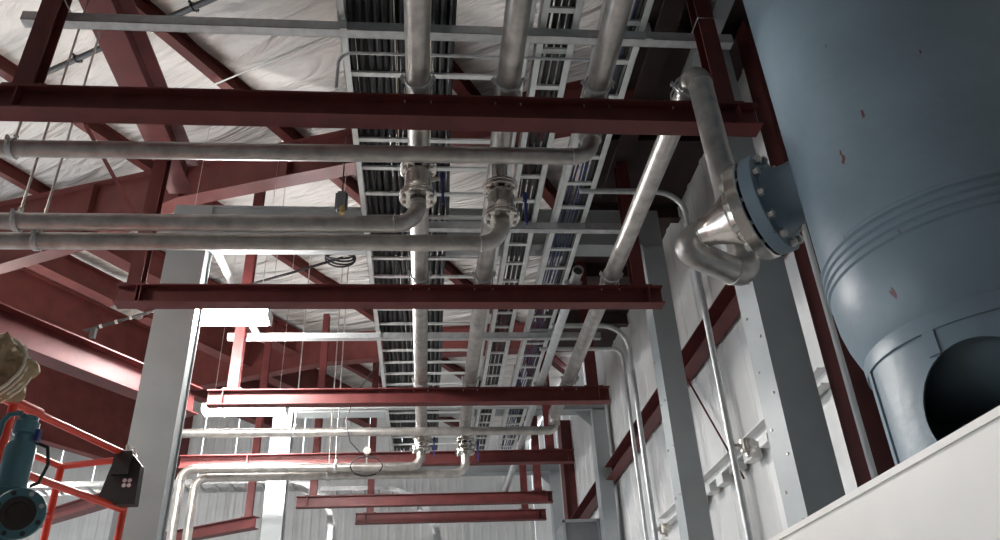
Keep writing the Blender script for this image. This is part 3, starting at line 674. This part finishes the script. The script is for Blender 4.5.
mesh('platform', [(-3.06, 3.9, 2.5), (-2.29, 6.32, 2.5), (-2.90, 6.5, 2.5), (-3.67, 4.08, 2.5), (-3.06, 3.9, 2.44), (-2.29, 6.32, 2.44), (-2.90, 6.5, 2.44), (-3.67, 4.08, 2.44)], [(0, 1, 2, 3), (7, 6, 5, 4), (0, 4, 5, 1), (1, 5, 6, 2), (2, 6, 7, 3), (3, 7, 4, 0)], ORANGE, t)
mesh('mast', *prism(rect(0.25, 0.3, 0, -0.15), (-2.98, 5.2, 0), (-2.98, 5.2, 2.44), (0, 1, 0)), ORANGE, t)
def blob(name, c, s, m, parent, amp=0.18, sub=4, seed=0):
    bm = bmesh.new(); bmesh.ops.create_icosphere(bm, subdivisions=sub, radius=1)
    from mathutils import noise
    for v in bm.verts:
        k = 1+amp*noise.noise(v.co*2.2+Vector((seed, 0, 0)))+amp*0.5*noise.noise(v.co*5+Vector((0, seed, 0)))
        v.co = Vector((v.co.x*s[0]*k, v.co.y*s[1]*k, v.co.z*s[2]*k))
    me = bpy.data.meshes.new(name); bm.to_mesh(me); bm.free(); me.materials.append(m)
    for p in me.polygons: p.use_smooth = True
    o = bpy.data.objects.new(name, me); o.location = c; return link(o, parent)
tp = thing('canvas_bundle', 'bundle of tan canvas tied with pale rope on the lift railing', 'bundle')
blob('canvas', (-2.70, 4.82, 3.70), (0.20, 0.26, 0.20), TAN, tp, 0.35)
for k in range(4):
    pts = [(-2.70+(0.215-0.01*k)*math.cos(a*PI/10), 4.74+0.06*k+0.03*math.sin(a*PI/5), 3.70+(0.215-0.012*k)*math.sin(a*PI/10)) for a in range(21)]
    mesh('rope', *sweep(pts, 0.010, 8), ROPE, tp, True)
bg = thing('tool_pouch', 'black hanging tool pouch with a pale flower emblem on the lift railing', 'bag')
fr = [(-2.44, 3.20), (-2.16, 3.20), (-2.17, 3.50), (-2.26, 3.60), (-2.36, 3.60), (-2.40, 3.42)]
mesh('pouch', *prism([(x+2.3, z-3.2) for x, z in fr], (-2.3, 6.16, 3.2), (-2.3, 6.25, 3.2)), BLACKP, bg)
mesh('flap', *box(-2.37, -2.24, 6.13, 6.16, 3.42, 3.60), BLACKP, bg)
mesh('hook', *sweep([(-2.30, 6.2, 3.55), (-2.31, 6.2, 3.66), (-2.29, 6.28, 3.67), (-2.27, 6.3, 3.6)], 0.012, 8), ZINC, bg, True)
for k in range(4):
    a = PI/4+k*PI/2; mesh('emblem', *lathe([(0.016, 0), (0.016, 0.002)], (-2.245+0.026*math.cos(a), 6.158, 3.36+0.026*math.sin(a)), (0, -1, 0), 10), PETAL, bg)
tag(mesh('bent_tube', *sweep([(-3.75, 6.0, 4.47), (-3.3, 6.0, 4.42), (-3.22, 6.0, 4.40), (-3.19, 6.0, 4.36), (-3.22, 6.0, 4.32), (-3.75, 6.0, 4.22)], 0.033, 12), GALV, None, True), 'pale hooked tube end at the left edge above the canvas', 'tube')
rv = thing('relief_valve', 'teal pressure relief valve with round open flange at the lower left', 'valve')
vx, vy = -1.338, 2.68
mesh('body', *lathe([(0.045, 0), (0.05, 0.05), (0.062, 0.12), (0.064, 0.2), (0.05, 0.25), (0.052, 0.255), (0.046, 0.26), (0.046, 0.40), (0.04, 0.415)], (vx, vy, 2.09), (0, 0, 1), 24), TEAL, rv, True)
mesh('cap', *lathe([(0.03, 0), (0.03, 0.03), (0.038, 0.035), (0.038, 0.075), (0.03, 0.08), (0.03, 0.095), (0.018, 0.10)], (vx, vy, 2.50), (0, 0, 1), 20), TEAL, rv, True)
mesh('lever', *sweep([(vx-0.01, vy-0.03, 2.60), (vx-0.05, vy-0.03, 2.595), (vx-0.066, vy-0.03, 2.57), (vx-0.068, vy-0.03, 2.50), (vx-0.062, vy-0.03, 2.44)], 0.009, 8), TEAL, rv, True)
oa = Vector((0.30, -0.95, -0.12)).normalized(); oc = V(vx+0.062, vy, 2.262)
mesh('outlet', *lathe([(0.05, 0.0), (0.045, 0.09)], oc, oa, 24), TEAL, rv, True)
of = mesh('outlet_flange', *lathe([(0.036, 0.085), (0.074, 0.085), (0.076, 0.088), (0.076, 0.106), (0.074, 0.109), (0.052, 0.109), (0.050, 0.112), (0.036, 0.112), (0.034, 0.05)], oc, oa, 40), TEAL, rv, True)
mesh('bore_shade', *lathe([(0.0335, 0.104), (0.0335, 0.108)], oc, oa, 24), RUST_SHADE, rv)  # dark plug colours in the shade of the outlet
mesh('raised_face', *lathe([(0.034, 0.1121), (0.050, 0.1121), (0.050, 0.113), (0.034, 0.113)], oc, oa, 32, True), RUST_SHADE, rv)
os_, ou = frame(oa, Vector((0, 0, 1)))
for k in range(8):
    a = 2*PI*(k+0.5)/8; mesh('bolt_hole_disc', *lathe([(0.0075, 0.1088), (0.0075, 0.1096)], oc+(os_*math.cos(a)+ou*math.sin(a))*0.0635, oa, 10), ZINC if k in (2, 3) else RUST_SHADE, rv)  # flat discs; the dark ones stand for shaded holes
mesh('inlet_pipe', *sweep([(vx, vy, 0), (vx, vy, 2.09)], 0.04, 14), TEAL, rv, True); mesh('seal_tag', *box(vx+0.035, vx+0.05, vy-0.01, vy+0.01, 2.51, 2.55), BLUEH, rv)
mesh('hose', *sweep([(vx+0.02, vy+0.03, 2.52), (vx+0.07, vy+0.03, 2.50), (vx+0.085, vy+0.03, 2.44), (vx+0.07, vy+0.03, 2.38), (vx+0.045, vy+0.03, 2.37)], 0.006, 8), BLACKP, rv, True)
